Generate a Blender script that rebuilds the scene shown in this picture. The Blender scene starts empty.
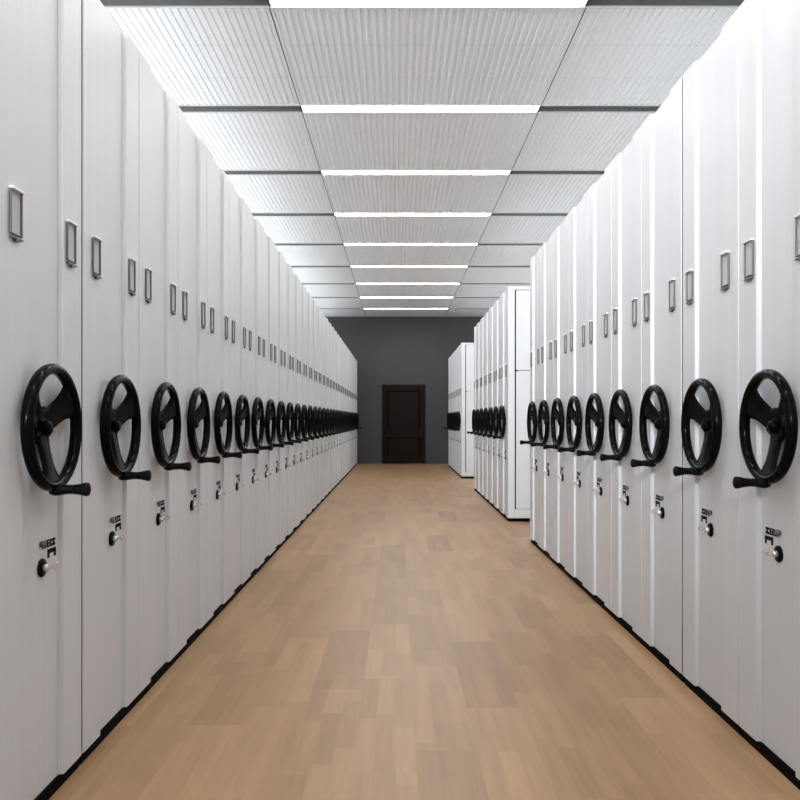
import bpy, bmesh, math, random
PI = math.pi
random.seed(4)
S = bpy.context.scene
C = S.collection

# ------------------------------------------------------------------ measures
H = 1.095            # camera height
XL, XR = -1.012, 1.195   # front planes of the left and right rows
FZ = -0.015        # floor level
TOP = 2.54           # top of the shelving
ZC = 3.684           # ceiling
YW = 20.9            # far wall
YB = -5.5            # wall behind
WL, WR = -2.80, 3.21 # side walls

# ------------------------------------------------------------------ materials
def newmat(name):
    m = bpy.data.materials.new(name); m.use_nodes = True
    return m, m.node_tree.nodes, m.node_tree.links, m.node_tree.nodes['Principled BSDF']

def simple(name, col, rough=0.5, metal=0.0, bump=0.0, scale=200, spec=0.5, var=0.05):
    m, n, l, b = newmat(name)
    tc = n.new('ShaderNodeTexCoord')
    nz = n.new('ShaderNodeTexNoise'); nz.inputs['Scale'].default_value = scale; nz.inputs['Detail'].default_value = 3
    l.new(tc.outputs['Object'], nz.inputs['Vector'])
    mx = n.new('ShaderNodeMix'); mx.data_type = 'RGBA'
    mx.inputs[6].default_value = (*[c*(1-var) for c in col], 1)
    mx.inputs[7].default_value = (*[min(1, c*(1+var)) for c in col], 1)
    l.new(nz.outputs['Fac'], mx.inputs[0]); l.new(mx.outputs[2], b.inputs['Base Color'])
    b.inputs['Roughness'].default_value = rough; b.inputs['Metallic'].default_value = metal
    b.inputs['Specular IOR Level'].default_value = spec
    if bump:
        bp = n.new('ShaderNodeBump'); bp.inputs['Strength'].default_value = bump; bp.inputs['Distance'].default_value = 0.001
        l.new(nz.outputs['Fac'], bp.inputs['Height']); l.new(bp.outputs[0], b.inputs['Normal'])
    return m

def panel_mat(name, col):
    # powder coated sheet steel with faint vertical streaks in tone and bump
    m, n, l, b = newmat(name)
    tc = n.new('ShaderNodeTexCoord'); mp = n.new('ShaderNodeMapping')
    mp.inputs['Scale'].default_value = (60, 60, 0.25)
    l.new(tc.outputs['Object'], mp.inputs['Vector'])
    nz = n.new('ShaderNodeTexNoise'); nz.inputs['Scale'].default_value = 1.0; nz.inputs['Detail'].default_value = 2
    l.new(mp.outputs[0], nz.inputs['Vector'])
    mx = n.new('ShaderNodeMix'); mx.data_type = 'RGBA'
    mx.inputs[6].default_value = (*[c*0.93 for c in col], 1)
    mx.inputs[7].default_value = (*[min(1, c*1.06) for c in col], 1)
    l.new(nz.outputs['Fac'], mx.inputs[0]); l.new(mx.outputs[2], b.inputs['Base Color'])
    b.inputs['Roughness'].default_value = 0.42
    bp = n.new('ShaderNodeBump'); bp.inputs['Strength'].default_value = 0.12; bp.inputs['Distance'].default_value = 0.001
    l.new(nz.outputs['Fac'], bp.inputs['Height']); l.new(bp.outputs[0], b.inputs['Normal'])
    return m

def wood_floor():
    m, n, l, b = newmat('laminate_floor')
    def math_(op, a, bb=None, c=None):
        x = n.new('ShaderNodeMath'); x.operation = op
        for i, v in enumerate((a, bb, c)):
            if v is None: continue
            if isinstance(v, (int, float)): x.inputs[i].default_value = v
            else: l.new(v, x.inputs[i])
        return x.outputs[0]
    g = n.new('ShaderNodeNewGeometry'); sp = n.new('ShaderNodeSeparateXYZ'); l.new(g.outputs['Position'], sp.inputs[0])
    X, Y = sp.outputs[0], sp.outputs[1]
    PW, PL = 0.205, 0.95
    xr = math_('DIVIDE', math_('ADD', X, 20.03), PW)
    row = math_('FLOOR', xr)
    wn = n.new('ShaderNodeTexWhiteNoise'); wn.noise_dimensions = '1D'; l.new(row, wn.inputs['W'])
    yy = math_('ADD', math_('DIVIDE', math_('ADD', Y, 20.0), PL), math_('MULTIPLY', wn.outputs['Value'], 7.0))
    cell = math_('FLOOR', yy)
    cv = n.new('ShaderNodeCombineXYZ'); l.new(row, cv.inputs[0]); l.new(cell, cv.inputs[1])
    w2 = n.new('ShaderNodeTexWhiteNoise'); w2.noise_dimensions = '3D'; l.new(cv.outputs[0], w2.inputs['Vector'])
    # narrow staves inside each board
    xs = math_('DIVIDE', math_('ADD', X, 20.03), PW/3); srow = math_('FLOOR', xs)
    w3 = n.new('ShaderNodeTexWhiteNoise'); w3.noise_dimensions = '1D'; l.new(math_('ADD', srow, 511.3), w3.inputs['W'])
    sy = math_('ADD', math_('DIVIDE', math_('ADD', Y, 20.0), 0.47), math_('MULTIPLY', w3.outputs['Value'], 5.0))
    cs = n.new('ShaderNodeCombineXYZ'); l.new(srow, cs.inputs[0]); l.new(math_('FLOOR', sy), cs.inputs[1]); cs.inputs[2].default_value = 3.7
    w4 = n.new('ShaderNodeTexWhiteNoise'); w4.noise_dimensions = '3D'; l.new(cs.outputs[0], w4.inputs['Vector'])
    # grain
    gv = n.new('ShaderNodeCombineXYZ')
    l.new(math_('MULTIPLY', X, 38.0), gv.inputs[0]); l.new(math_('MULTIPLY', Y, 2.2), gv.inputs[1])
    l.new(math_('MULTIPLY', w2.outputs['Value'], 40.0), gv.inputs[2])
    nz = n.new('ShaderNodeTexNoise'); nz.inputs['Scale'].default_value = 1; nz.inputs['Detail'].default_value = 5
    l.new(gv.outputs[0], nz.inputs['Vector'])
    ramp = n.new('ShaderNodeValToRGB')
    e = ramp.color_ramp.elements
    e[0].position = 0.0; e[0].color = (*FLOOR_A, 1)
    e[1].position = 1.0; e[1].color = (*FLOOR_B, 1)
    val = math_('ADD', math_('ADD', math_('MULTIPLY', w2.outputs['Value'], 0.34), math_('MULTIPLY', w4.outputs['Value'], 0.30)), math_('MULTIPLY', math_('SUBTRACT', nz.outputs['Fac'], 0.35), 0.9))
    l.new(val, ramp.inputs[0])
    # hairline joints
    fx = math_('ABSOLUTE', math_('SUBTRACT', math_('FRACT', xr), 0.5))
    fy = math_('ABSOLUTE', math_('SUBTRACT', math_('FRACT', yy), 0.5))
    j = math_('MAXIMUM', math_('GREATER_THAN', fx, 0.493), math_('GREATER_THAN', fy, 0.4985))
    mx = n.new('ShaderNodeMix'); mx.data_type = 'RGBA'
    l.new(math_('MULTIPLY', j, 0.10), mx.inputs[0]); l.new(ramp.outputs[0], mx.inputs[6]); mx.inputs[7].default_value = (0.12, 0.08, 0.055, 1)
    l.new(mx.outputs[2], b.inputs['Base Color'])
    l.new(math_('ADD', 0.30, math_('MULTIPLY', nz.outputs['Fac'], 0.16)), b.inputs['Roughness'])
    b.inputs['Specular IOR Level'].default_value = 0.3
    return m

FLOOR_A = (0.240, 0.138, 0.068)
FLOOR_B = (0.440, 0.278, 0.148)
M = {}
M['panel'] = panel_mat('light_grey_steel', (0.612, 0.630, 0.658))
M['body'] = simple('grey_steel_body', (0.57, 0.58, 0.60), 0.5, scale=60)
M['black'] = simple('black_plastic', (0.003, 0.003, 0.0033), 0.16, scale=500, spec=0.05)
M['grip'] = simple('black_rubber_grip', (0.005, 0.005, 0.0055), 0.4, bump=0.5, scale=700, spec=0.06)
M['kick'] = simple('black_base', (0.003, 0.003, 0.003), 0.8, spec=0.05)
M['holder'] = simple('grey_holder', (0.10, 0.10, 0.103), 0.4, metal=0.0)
M['holder_lip'] = simple('pale_holder_lip', (0.80, 0.80, 0.80), 0.35)
M['card'] = simple('pale_card', (0.48, 0.49, 0.51), 0.6)
M['chrome'] = simple('chrome', (0.72, 0.73, 0.75), 0.25, metal=0.6)
M['ink'] = simple('black_ink', (0.006, 0.006, 0.006), 0.7, spec=0.1)
M['ceil'] = simple('white_ceiling_sheet', (0.86, 0.88, 0.90), 0.6, scale=30)
M['ceil_top'] = simple('dark_ceiling_void', (0.10, 0.10, 0.10), 0.9)
M['slot'] = simple('dark_grey_channel', (0.26, 0.265, 0.265), 0.6)
M['slot_lip'] = simple('pale_channel_lip', (0.62, 0.62, 0.62), 0.5)
M['capblack'] = simple('black_end_cap', (0.012, 0.012, 0.012), 0.5)
M['wallgrey'] = simple('charcoal_wall', (0.062, 0.063, 0.067), 0.75, bump=0.3, scale=120)
M['wallwhite'] = simple('white_wall', (0.75, 0.75, 0.75), 0.8, scale=40)
M['floor'] = wood_floor()

def door_mat():
    m, n, l, b = newmat('dark_stained_wood')
    tc = n.new('ShaderNodeTexCoord'); mp = n.new('ShaderNodeMapping'); mp.inputs['Scale'].default_value = (40, 40, 2)
    l.new(tc.outputs['Object'], mp.inputs['Vector'])
    nz = n.new('ShaderNodeTexNoise'); nz.inputs['Scale'].default_value = 1; nz.inputs['Detail'].default_value = 5
    l.new(mp.outputs[0], nz.inputs['Vector'])
    r = n.new('ShaderNodeValToRGB'); r.color_ramp.elements[0].color = (0.003, 0.0015, 0.001, 1); r.color_ramp.elements[1].color = (0.013, 0.0075, 0.005, 1)
    l.new(nz.outputs['Fac'], r.inputs[0]); l.new(r.outputs[0], b.inputs['Base Color'])
    b.inputs['Roughness'].default_value = 0.5
    b.inputs['Specular IOR Level'].default_value = 0.1
    return m
M['door'] = door_mat()

def emit(name, strength):
    m = bpy.data.materials.new(name); m.use_nodes = True
    n = m.node_tree.nodes; l = m.node_tree.links; b = n['Principled BSDF']
    b.inputs['Base Color'].default_value = (0.9, 0.9, 0.9, 1)
    b.inputs['Emission Color'].default_value = (1, 0.995, 0.985, 1)
    b.inputs['Emission Strength'].default_value = strength
    return m
M['lamp'] = emit('light_diffuser', 28.0)

# ------------------------------------------------------------------ mesh helpers
class MB:
    def __init__(s): s.v = []; s.f = []; s.mi = []; s.sm = []; s.mats = []
    def mat(s, m):
        if m not in s.mats: s.mats.append(m)
        return s.mats.index(m)
    def box(s, a, b, m=None, bev=0.0):
        x0, y0, z0 = [min(a[i], b[i]) for i in range(3)]; x1, y1, z1 = [max(a[i], b[i]) for i in range(3)]
        bm = bmesh.new()
        vs = [bm.verts.new(p) for p in ((x0,y0,z0),(x1,y0,z0),(x1,y1,z0),(x0,y1,z0),(x0,y0,z1),(x1,y0,z1),(x1,y1,z1),(x0,y1,z1))]
        for q in ((0,3,2,1),(4,5,6,7),(0,1,5,4),(1,2,6,5),(2,3,7,6),(3,0,4,7)): bm.faces.new([vs[i] for i in q])
        if bev:
            bmesh.ops.bevel(bm, geom=bm.edges[:], offset=bev, segments=2, profile=0.5, affect='EDGES')
        s.addbm(bm, m); bm.free()
    def addbm(s, bm, m=None, smooth=False):
        o = len(s.v); bm.verts.index_update()
        s.v += [tuple(v.co) for v in bm.verts]
        k = s.mat(m) if m else 0
        for f in bm.faces:
            s.f.append([o+v.index for v in f.verts]); s.mi.append(k); s.sm.append(smooth)
    def faces(s, vs, fs, m=None, smooth=False):
        o = len(s.v); s.v += vs; k = s.mat(m) if m else 0
        for f in fs: s.f.append([o+i for i in f]); s.mi.append(k); s.sm.append(smooth)
    def lathe(s, prof, origin, axis, seg=24, m=None):
        # prof: list of (along, radius); axis: function (a, b, c)->vec  a along, b,c cross
        vs = []; fs = []; n = len(prof)
        for (t, r) in prof:
            for k in range(seg):
                an = 2*PI*k/seg
                q = axis(t, r*math.cos(an), r*math.sin(an)); vs.append((origin[0]+q[0], origin[1]+q[1], origin[2]+q[2]))
        for i in range(n-1):
            for k in range(seg):
                k2 = (k+1) % seg
                fs.append((i*seg+k, i*seg+k2, (i+1)*seg+k2, (i+1)*seg+k))
        if prof[0][1] > 1e-6: fs.append(tuple(range(seg)))
        if prof[-1][1] > 1e-6: fs.append(tuple((n-1)*seg+k for k in range(seg)))
        s.faces(vs, fs, m, True)
    def build(s, name, mat=None, parent=None, merge=1e-5):
        me = bpy.data.meshes.new(name); me.from_pydata(s.v, [], s.f)
        ms = s.mats or [mat]
        for m in ms: me.materials.append(m if m else mat)
        me.polygons.foreach_set('material_index', s.mi); me.polygons.foreach_set('use_smooth', s.sm)
        bm = bmesh.new(); bm.from_mesh(me)
        if merge: bmesh.ops.remove_doubles(bm, verts=bm.verts, dist=merge)
        bmesh.ops.dissolve_degenerate(bm, dist=1e-7, edges=bm.edges)
        bmesh.ops.recalc_face_normals(bm, faces=bm.faces)
        bm.to_mesh(me); bm.free()
        o = bpy.data.objects.new(name, me); C.objects.link(o)
        if parent: o.parent = parent
        return o

def empty(name, loc, parent=None):
    o = bpy.data.objects.new(name, None); o.location = loc; C.objects.link(o)
    o.empty_display_size = 0.1
    if parent: o.parent = parent
    return o
def tag(o, label, cat, group=None, kind=None):
    o['label'] = label; o['category'] = cat
    if group: o['group'] = group
    if kind: o['kind'] = kind
    return o
def struct(o): o['kind'] = 'structure'; return o
def kids(o): return [c for c in bpy.data.objects if c.parent == o]
def copy_tree(o, tree, parent=None):
    c = o.copy(); C.objects.link(c); c.parent = parent
    for ch in tree.get(o, []): copy_tree(ch, tree, c)
    return c
def treemap():
    t = {}
    for o in bpy.data.objects:
        if o.parent: t.setdefault(o.parent, []).append(o)
    return t

ORD = ['first','second','third','fourth','fifth','sixth','seventh','eighth','ninth','tenth','eleventh','twelfth','thirteenth',
 'fourteenth','fifteenth','sixteenth','seventeenth','eighteenth','nineteenth','twentieth','twenty-first','twenty-second','twenty-third',
 'twenty-fourth','twenty-fifth','twenty-sixth','twenty-seventh','twenty-eighth','twenty-ninth','thirtieth','thirty-first','thirty-second','thirty-third']

# ------------------------------------------------------------------ the shelving unit
ZWH = 1.072     # wheel centre height
def loft_spoke(mb, s, c, ang, hub_r, rim_r, wf, dep, thick, n=12):
    # a curved, dished spoke from hub to rim with rounded cross-section
    vs = []; fs = []; K = 10
    for i in range(n+1):
        t = i/n; rho = hub_r + (rim_r-hub_r)*t
        w = wf(t); p = dep(t)
        for k in range(K):
            a = 2*PI*k/K
            ca, sa = math.cos(a), math.sin(a)
            ex = math.copysign(abs(ca)**0.6, ca)*w; ey = math.copysign(abs(sa)**0.8, sa)*thick*(1-0.15*t)
            # follow the circle so that the ends merge with the rim
            th = ang + math.atan2(ex, max(rho, 0.05))
            rr = rho if t < 0.999 else rho
            if rho > 0.05:
                u = c + rr*math.cos(th); z = ZWH + rr*math.sin(th)
            else:
                u = c + rho*math.cos(ang) - ex*math.sin(ang); z = ZWH + rho*math.sin(ang) + ex*math.cos(ang)
            vs.append((s*(p+ey), u, z))
    for i in range(n):
        for k in range(K):
            k2 = (k+1) % K
            fs.append((i*K+k, i*K+k2, (i+1)*K+k2, (i+1)*K+k))
    fs.append(tuple(range(K))); fs.append(tuple(n*K+k for k in range(K)))
    mb.faces(vs, fs, None, True)

def end_panel(s, W, root):
    mb = MB()
    m0, m1, dep, th = 0.155, 0.147, 0.016, 0.030
    g = 0.0022; r = 0.004
    prof = [(-th, g), (-r, g), (-r*0.3, g+r*0.3), (0, g+r), (0, m0-0.002), (-0.002, m0), (-dep, m0+0.003),
            (-dep, W-m1-0.003), (-0.002, W-m1), (0, W-m1+0.002), (0, W-g-r), (-r*0.3, W-g-r*0.3), (-r, W-g), (-th, W-g)]
    z0, z1 = 0.022, TOP
    n = len(prof)
    vs = [(s*p, u, z0) for p, u in prof] + [(s*p, u, z1) for p, u in prof]
    fs = [(i, (i+1) % n, n+(i+1) % n, n+i) for i in range(n)]
    # caps as strips (profile is not convex): margin, channel, margin
    for o in (0, n):
        fs.append(tuple(o+i for i in (0,1,2,3,4,5,6)) )
        fs.append(tuple(o+i for i in (0,6,7,13)))
        fs.append(tuple(o+i for i in (7,8,9,10,11,12,13)))
    mb.faces(vs, fs)
    return mb.build('end_panel', M['panel'], root)

def handwheel(s, c, root):
    ax = lambda t, b, d: (s*t, b, d)
    mb = MB()
    R, r, P = 0.1675, 0.0155, 0.0275
    SEG, K = 56, 14
    vs = []; fs = []
    for i in range(SEG):
        a = 2*PI*i/SEG
        for k in range(K):
            b = 2*PI*k/K
            rr = R + r*math.cos(b)
            vs.append((s*(P+r*1.15*math.sin(b)), c+rr*math.cos(a), ZWH+rr*math.sin(a)))
    for i in range(SEG):
        for k in range(K):
            i2, k2 = (i+1) % SEG, (k+1) % K
            fs.append((i*K+k, i*K+k2, i2*K+k2, i2*K+k))
    mb.faces(vs, fs, None, True)
    dep = lambda t: -0.010 + (P+0.010)*(t**1.25)
    wu = lambda t: 0.036 + 0.020*(1-t)**2 + 0.048*t**5
    wl = lambda t: 0.026 + 0.024*(1-t)**2 + 0.045*t**5
    for a, w in ((PI*0.18, wu), (PI*0.82, wu), (-PI/2, wl)):
        loft_spoke(mb, s, c, a, 0.0, R, w, dep, 0.0095)
    mb.lathe([(-0.022, 0.030), (-0.016, 0.034), (-0.006, 0.037), (0.000, 0.034), (0.003, 0.026)], (0, c, ZWH), ax, 28)
    w = mb.build('handwheel', M['black'], root, merge=0)
    mb = MB()
    mb.lathe([(-0.004, 0.021), (0.012, 0.021), (0.018, 0.0185), (0.022, 0.013), (0.024, 0.0)], (0, c, ZWH), ax, 24)
    mb.build('hub_cap', M['black'], w)
    mb = MB()
    mb.lathe([(0.020, 0.0150), (0.034, 0.0185), (0.050, 0.0165), (0.065, 0.0138), (0.080, 0.0130), (0.098, 0.0148), (0.114, 0.0182),
              (0.122, 0.0198), (0.128, 0.0190), (0.131, 0.0130), (0.132, 0.0)], (0, c, ZWH-R-0.009), ax, 20)
    mb.build('crank_handle', M['grip'], w)
    return w

def label_holder(s, uc, root):
    mb = MB()
    w, z0, z1 = 0.034, 1.580, 1.697
    b = 0.005; P = 0.0075
    mb.box((0, uc-w, z0), (s*P, uc-w+b, z1), bev=0.0015)
    mb.box((0, uc+w-b, z0), (s*P, uc+w, z1), bev=0.0015)
    mb.box((0, uc-w+b, z0), (s*P, uc+w-b, z0+b), bev=0.0015)
    h = mb.build('label_holder', M['holder'], root)
    mb = MB(); mb.box((0, uc-w, z1), (s*0.013, uc+w, z1+0.007), bev=0.0015); mb.build('holder_lip', M['holder_lip'], h)
    mb = MB(); mb.box((0, uc-w+b, z0+b), (s*0.002, uc+w-b, z1)); mb.build('card', M['card'], h)
    mb = MB()
    mb.box((0, uc-w+0.002, z0-0.010), (s*0.010, uc+w-0.002, z0-0.005), bev=0.001)
    mb.box((0, uc-0.010, z0-0.016), (s*0.010, uc+0.008, z0-0.009), bev=0.001)
    mb.build('pull_tab', M['holder'], h)
    return h

def lock_set(s, c, root):
    ax = lambda t, b, d: (s*t, b, d)
    P0 = -0.016
    zl = 0.668
    mb = MB()
    mb.lathe([(P0, 0.027), (P0+0.005, 0.027), (P0+0.008, 0.024), (P0+0.009, 0.0)], (0, c, zl), ax, 28)
    k = mb.build('lock_plate', M['black'], root)
    mb = MB()
    mb.lathe([(P0+0.006, 0.0105), (P0+0.020, 0.0105), (P0+0.022, 0.008), (P0+0.022, 0.0)], (0, c, zl), ax, 20)
    mb.build('lock_cylinder', M['chrome'], k)
    mb = MB()
    # key blade and pierced bow, turned a little upwards
    a = 0.35; p0 = P0+0.020
    def bar(t0, t1, h0, h1, th):
        q = []
        for t, h in ((t0, h0), (t1, h1)):
            for du, dz in ((-th, -h), (th, -h), (th, h), (-th, h)):
                u_ = du*math.cos(a) - dz*math.sin(a); z_ = du*math.sin(a)+dz*math.cos(a)
                q.append((s*t, c+u_+ (t-p0)*0.45, zl+z_+(t-p0)*0.25))
        mb.faces(q, [(0,1,2,3),(4,5,6,7),(0,1,5,4),(1,2,6,5),(2,3,7,6),(3,0,4,7)])
    bar(p0, p0+0.012, 0.004, 0.004, 0.0012)
    SEG = 20; ri, ro, th = 0.0035, 0.0095, 0.0014
    vs = []; fs = []
    for i in range(SEG):
        an = 2*PI*i/SEG
        for rr in (ri, ro):
            for dt in (-th, th):
                t = p0+0.017+rr*math.cos(an)*0.95; h = rr*math.sin(an)*1.1
                vs.append((s*t, c+dt*math.cos(a)-h*math.sin(a)+(t-p0)*0.45, zl+dt*math.sin(a)+h*math.cos(a)+(t-p0)*0.25))
    for i in range(SEG):
        o, q = i*4, ((i+1) % SEG)*4
        fs += [(o, o+1, q+1, q), (o+1, o+3, q+3, q+1), (o+3, o+2, q+2, q+3), (o+2, o, q, q+2)]
    mb.faces(vs, fs)
    mb.build('key', M['chrome'], k)
    mb = MB()
    mb.lathe([(P0, 0.0085), (P0+0.005, 0.0085), (P0+0.006, 0.0105), (P0+0.011, 0.0105), (P0+0.013, 0.009), (P0+0.013, 0.0)], (0, c-0.004, 0.736), ax, 20)
    mb.build('release_knob', M['holder'], root)
    # printed marks: a row of blocky characters and an arch beneath
    mb = MB(); q = P0+0.0012
    for (u0, u1, z0, z1) in ((0.016, 0.038, 0.7255, 0.7305), (0.016, 0.023, 0.7255, 0.7475), (0.0245, 0.030, 0.7325, 0.7475), (0.016, 0.038, 0.7420, 0.7475), (0.032, 0.038, 0.7255, 0.7475),
                             (0.041, 0.064, 0.7255, 0.7310), (0.041, 0.064, 0.7345, 0.7390), (0.041, 0.064, 0.7425, 0.7475), (0.042, 0.048, 0.7255, 0.7475), (0.057, 0.064, 0.7255, 0.7475),
                             (0.067, 0.088, 0.7255, 0.7330), (0.067, 0.088, 0.7400, 0.7475), (0.074, 0.082, 0.7255, 0.7475),
                             (0.044, 0.092, 0.7060, 0.7190), (0.044, 0.055, 0.6930, 0.7080), (0.081, 0.092, 0.6930, 0.7080)):
        mb.box((s*P0, c+0.007+(u0-0.016)*1.25, z0-0.005), (s*q, c+0.007+(u1-0.016)*1.25, z1-0.005))
    mb.build('printed_mark', M['ink'], root, merge=0)

def make_unit(s, W, side=False):
    root = empty('shelving_unit', (0, 0, 0))
    end_panel(s, W, root)
    D = -0.98
    mb = MB(); mb.box((s*D, 0.003, 0.022), (s*-0.030, W-0.003, TOP-0.012), bev=0.003); mb.build('carcass', M['body'], root)
    mb = MB(); mb.box((s*(D+0.01), 0.004, FZ), (s*-0.008, W-0.004, 0.022)); mb.build('base', M['kick'], root)
    c = W/2
    handwheel(s, c, root)
    label_holder(s, 0.108, root); label_holder(s, W-0.098, root)
    lock_set(s, c + (0.020 if s > 0 else 0.008), root)
    if side:
        y0, y1 = -0.024, 0.0025
        mb = MB()
        mb.box((0, y0, 0.024), (s*-0.072, y1, TOP), bev=0.0015)
        mb.box((s*-0.072, y0, TOP-0.034), (s*D, y1, TOP), bev=0.0015)
        mb.build('side_frame', M['panel'], root)
        mb = MB(); mb.box((s*-0.060, -0.005, 0.05), (s*-0.11, 0.0028, TOP-0.02)); mb.build('groove_shade_strip', M['kick'], root)  # black strip added behind the groove, standing in for its shade
        mb = MB(); mb.box((s*-0.087, y0+0.004, 1.632), (s*D, y1, TOP-0.042), bev=0.002); mb.build('side_panel', M['panel'], root)
        mb = MB(); mb.box((s*-0.087, y0+0.004, 0.128), (s*D, y1, 1.618), bev=0.002); mb.build('side_panel', M['panel'], root)
        mb = MB(); mb.box((s*-0.076, y0+0.001, 0.024), (s*D, y1, 0.122), bev=0.002); mb.build('side_base_rail', M['panel'], root)
    return root

PWL, PWR = 0.577, 0.574
protoL = make_unit(+1, PWL); protoR = make_unit(-1, PWR); protoS = make_unit(-1, PWR, True)
T = treemap()
used = set()
def put(proto, x, y, label, group):
    if proto in used: o = copy_tree(proto, T)
    else: o = proto; used.add(proto)
    o.location = (x, y, 0)
    tag(o, label, 'shelving unit', group)
    return o

y = 2.090
NL = 32
left_seals = []
for i in range(NL):
    yy = y + i*PWL + (0.012 if i > 0 else 0)*0.5
    if i == 0: lab = 'light grey mobile shelving unit nearest the camera in the long left row'
    elif i == NL-1: lab = 'last grey shelving unit of the long left row, beside the dark end wall'
    else: lab = '%s light grey wheeled shelving unit from the near end of the long left row' % ORD[i]
    o = put(protoL, XL, yy - (0.006 if i > 0 else 0.008), lab, 'shelving units of the left row')
    if i in (1, 2, 3): left_seals.append(o)
def seal(s, parent, w):
    mb = MB(); mb.box((s*-0.030, -w, 0.03), (s*-0.0035, 0.0022, TOP-0.004)); mb.build('rubber_seal', M['kick'], parent)
y = 2.341
for i in range(9):
    if i == 0: lab = 'light grey mobile shelving unit nearest the camera in the right front block'
    elif i == 8: lab = 'last shelving unit of the right front block, its far edge against the first gap'
    else: lab = '%s light grey shelving unit from the camera in the right front block' % ORD[i]
    o = put(protoR, XR, y + i*PWR + (0.012 if i >= 2 else 0), lab, 'shelving units of the right front block')
    if i == 2: seal(-1, o, 0.012)
for o in left_seals: seal(+1, o, 0.0075 if o is left_seals[0] else 0.0015)
y = 9.03
for i in range(7):
    if i == 0: lab = 'white side-panelled shelving unit at the near end of the right middle block'
    elif i == 6: lab = 'farthest grey shelving unit of the right middle block, before the second gap'
    else: lab = '%s grey shelving unit from the near end of the right middle block' % ORD[i]
    put(protoS if i == 0 else protoR, XR, y + i*PWR, lab, 'shelving units of the right middle block')
y = 15.65
for i in range(7):
    if i == 0: lab = 'white side-panelled shelving unit at the near end of the right far block'
    elif i == 6: lab = 'farthest grey shelving unit of the right far block, near the dark end wall'
    else: lab = '%s grey shelving unit from the near end of the right far block' % ORD[i]
    put(protoS if i == 0 else protoR, XR, y + i*PWR, lab, 'shelving units of the right far block')

# ------------------------------------------------------------------ room
mb = MB(); mb.box((WL-0.2, YB-0.2, -0.12), (WR+0.2, YW+0.2, FZ)); struct(mb.build('floor', M['floor']))
mb = MB(); mb.box((WL-0.2, YW, FZ), (WR+0.2, YW+0.2, ZC+0.2)); struct(mb.build('wall_far', M['wallgrey']))
mb = MB(); mb.box((WL-0.2, YB, FZ), (WL, YW, ZC+0.2)); struct(mb.build('wall_left', M['wallwhite']))
mb = MB(); mb.box((WR, YB, FZ), (WR+0.2, YW, ZC+0.2)); struct(mb.build('wall_right', M['wallwhite']))
mb = MB(); mb.box((WL-0.2, YB-0.2, FZ), (WR+0.2, YB, ZC+0.2)); struct(mb.build('wall_back', M['wallwhite']))

# ceiling: corrugated sheets between cross channels
LY0, LP, SW = 6.915, 1.783, 0.150
slots = [LY0 + LP*k for k in range(-6, 8)]
cols = [(WL, -0.808), (-0.808, 1.183), (1.183, WR)]
mb = MB()
mb.box((WL-0.2, YB-0.2, ZC+0.12), (WR+0.2, YW+0.2, ZC+0.22), M['ceil_top'])
edges = [YB] + slots + [YW]
for bi in range(len(edges)-1):
    a = edges[bi] + (SW/2 if bi > 0 else 0); b = edges[bi+1] - (SW/2 if bi < len(edges)-2 else 0)
    ns = 3 if bi < len(edges)-2 else 2
    for q in range(ns):
        ya = a + (b-a)*q/ns + (0.0015 if q else 0); yb = a + (b-a)*(q+1)/ns - (0.0015 if q < ns-1 else 0)
        for (x0, x1) in cols:
            x0 += 0.004; x1 -= 0.004
            n = int(round((x1-x0)/0.049)); seg = 6
            vs = []; fs = []
            prof = [(0, 0), (0.30, 0), (0.42, 1), (0.60, 1), (0.86, 1), (0.97, 0)]
            for i in range(n):
                for t, h in prof:
                    vs.append((x0 + (i+t)*(x1-x0)/n, h*0.008))
            vs.append((x1, 0))
            N = len(vs)
            vv = [(x, ya, ZC+h) for x, h in vs] + [(x, yb, ZC+h) for x, h in vs]
            ff = [(i, i+1, N+i+1, N+i) for i in range(N-1)]
            mb.faces(vv, ff, M['ceil'])
ceil = mb.build('ceiling', M['ceil'], merge=0)
struct(ceil)
# corrugated sheets are single sided surfaces: give them thickness
md = ceil.modifiers.new('thickness', 'SOLIDIFY'); md.thickness = 0.0008; md.offset = 0

def make_light():
    root = empty('ceiling_light', (0, 0, ZC))
    x0, x1 = -0.808, 1.183; h = SW/2
    mb = MB()
    mb.box((x0, -h, 0.060), (x1, h, 0.066)); mb.box((x0, -h, 0), (x1, -h+0.008, 0.060)); mb.box((x0, h-0.008, 0), (x1, h, 0.060))
    mb.build('housing', M['slot'], root)
    mb = MB(); mb.box((x0+0.014, -h+0.008, 0.010), (x1-0.014, h-0.008, 0.030)); mb.build('diffuser', M['lamp'], root)
    mb = MB(); mb.box((x0, -h-0.010, -0.004), (x1, -h+0.004, 0.013)); mb.box((x0, h-0.004, -0.004), (x1, h+0.010, 0.013)); mb.build('lip', M['slot_lip'], root)
    for xx in (x0, x1-0.014):
        mb = MB(); mb.box((xx, -h+0.008, -0.001), (xx+0.014, h-0.008, 0.060)); mb.build('end_cap', M['capblack'], root)
    return root
def make_channel(x0, x1):
    root = empty('ceiling_channel', ((x0+x1)/2, 0, ZC)); w = (x1-x0)/2; h = SW/2
    mb = MB(); mb.box((-w, -h, 0.040), (w, h, 0.046)); mb.box((-w, -h, 0.002), (w, -h+0.006, 0.040)); mb.box((-w, h-0.006, 0.002), (w, h, 0.040))
    mb.build('channel', M['slot'], root)
    mb = MB(); mb.box((-w, -h-0.010, -0.004), (w, -h+0.002, 0.013)); mb.box((-w, h-0.002, -0.004), (w, h+0.010, 0.013)); mb.build('lip', M['slot_lip'], root)
    return root
pl = make_light(); pcL = make_channel(WL, -0.812); pcR = make_channel(1.187, WR)
T = treemap()
NS = len(slots)
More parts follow.
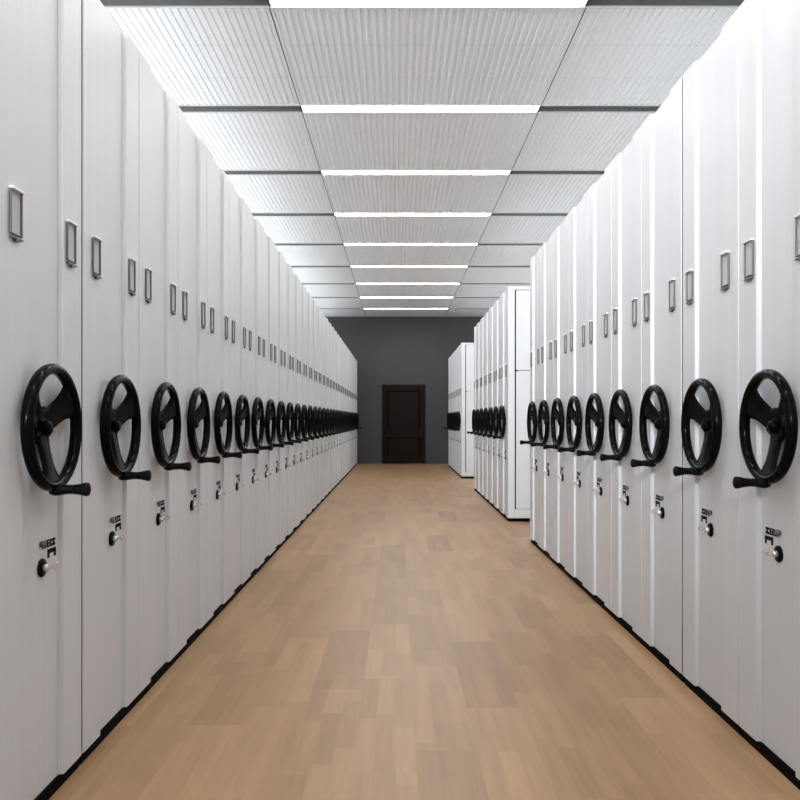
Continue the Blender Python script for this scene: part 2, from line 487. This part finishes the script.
for i, yv in enumerate(slots):
    for kind, pr, cat, grp in (('strip', pl, 'ceiling light', 'lit ceiling strips'), ('left', pcL, 'ceiling channel', 'unlit channels left of the lights'), ('right', pcR, 'ceiling channel', 'unlit channels right of the lights')):
        if yv < 4.5 and kind != 'strip': pass
        o = pr if i == 0 else copy_tree(pr, T)
        o.location.y = yv
        k = NS-i   # count from the far wall
        place = 'nearest the dark end wall' if k == 1 else '%s from the dark end wall' % ORD[k-1]
        if kind == 'strip': lab = 'glowing white linear light across the ceiling, %s' % place
        elif kind == 'left': lab = 'dark unlit ceiling channel left of the lights, %s' % place
        else: lab = 'dark unlit ceiling channel right of the lights, %s' % place
        tag(o, lab, cat, grp)

# door in the far wall
DX0, DX1, DZ = -0.395, 0.685, 1.99
root = empty('door_1', ((DX0+DX1)/2, YW, FZ)); root['kind'] = 'structure'
root['label'] = 'dark brown two-panel wooden door in the charcoal end wall'
w = (DX1-DX0)/2
mb = MB()
mb.box((-w, -0.05, 0), (-w+0.085, 0, DZ), bev=0.006); mb.box((w-0.085, -0.05, 0), (w, 0, DZ), bev=0.006); mb.box((-w+0.085, -0.05, DZ-0.085), (w-0.085, 0, DZ), bev=0.006)
mb.build('door_frame', M['door'], root)
lw = w-0.088
leaf = MB()
st = 0.028
z = [0.006, 0.15, 0.68, 0.86, 1.85, DZ-0.088]
leaf.box((-lw, -0.034, z[0]), (-lw+st, 0, z[5]), bev=0.002); leaf.box((lw-st, -0.034, z[0]), (lw, 0, z[5]), bev=0.002)
leaf.box((-lw+st, -0.034, z[0]), (lw-st, 0, z[1])); leaf.box((-lw+st, -0.034, z[2]), (lw-st, 0, z[3])); leaf.box((-lw+st, -0.034, z[4]), (lw-st, 0, z[5]))
lf = leaf.build('door_leaf', M['door'], root)
for (a, b) in ((z[1], z[2]), (z[3], z[4])):
    mb = MB(); xx = lw-st
    def ring(d, p): return [(-xx+d, -p, a+d), (xx-d, -p, a+d), (xx-d, -p, b-d), (-xx+d, -p, b-d)]
    rs = [ring(0, 0.036), ring(0.012, 0.044), ring(0.030, 0.030), ring(0.045, 0.012), ring(0.060, 0.012), ring(0.075, 0.014)]
    vs = [p for r_ in rs for p in r_]; fs = []
    for i in range(len(rs)-1):
        for k in range(4): fs.append((i*4+k, i*4+(k+1) % 4, (i+1)*4+(k+1) % 4, (i+1)*4+k))
    fs.append(tuple(20+k for k in range(4)))
    mb.faces(vs, fs); mb.build('door_panel', M['door'], lf)

# ------------------------------------------------------------------ lights
def area(name, loc, tgt, sx, sy, e, col=(1, 1, 1)):
    L = bpy.data.lights.new(name, 'AREA'); L.shape = 'RECTANGLE'; L.size = sx; L.size_y = sy; L.energy = e; L.color = col
    o = bpy.data.objects.new(name, L); C.objects.link(o); o.location = loc
    from mathutils import Vector
    d = Vector(tgt) - Vector(loc); o.rotation_euler = d.to_track_quat('-Z', 'Y').to_euler()
    return o
COOL = (0.95, 0.98, 1.0)
el = area('rear_fill', (-1.35, -3.6, 3.0), (1.2, 10.5, 2.1), 1.6, 0.8, 52, COOL)  # unseen light added behind the camera to brighten the right block ends
el.data.spread = math.radians(40)
# added unseen fill lights behind the shelving, shining up at the ceiling
area('ceiling_fill', (-2.42, 7.5, 1.9), (-2.42, 7.5, 5), 0.5, 26, 200, COOL)
area('ceiling_fill', (2.72, 7.5, 1.9), (2.72, 7.5, 5), 0.6, 26, 85, COOL)

# ceiling lamps over the two side aisles on the right
area('side_aisle_lamp', (2.25, 8.35, 3.5), (2.0, 8.45, 0), 1.2, 0.5, 10, COOL)
area('side_aisle_lamp', (2.25, 14.5, 3.5), (2.0, 14.6, 0), 1.2, 0.5, 26, COOL)

w = bpy.data.worlds.new('World'); S.world = w; w.use_nodes = True
w.node_tree.nodes['Background'].inputs[0].default_value = (0.5, 0.5, 0.5, 1); w.node_tree.nodes['Background'].inputs[1].default_value = 0.3

# ------------------------------------------------------------------ camera
cam = bpy.data.cameras.new('Camera'); co = bpy.data.objects.new('Camera', cam); C.objects.link(co)
co.location = (0, 0, H); co.rotation_euler = (PI/2, 0, 0)
cam.sensor_width = 36; cam.lens = 830/800*36; cam.shift_x = 0.0025; cam.shift_y = 0.0244
cam.clip_start = 0.05; cam.clip_end = 100
S.camera = co
S.view_settings.view_transform = 'Standard'; S.view_settings.look = 'None'
S.view_settings.exposure = 0.10; S.view_settings.gamma = 1.0
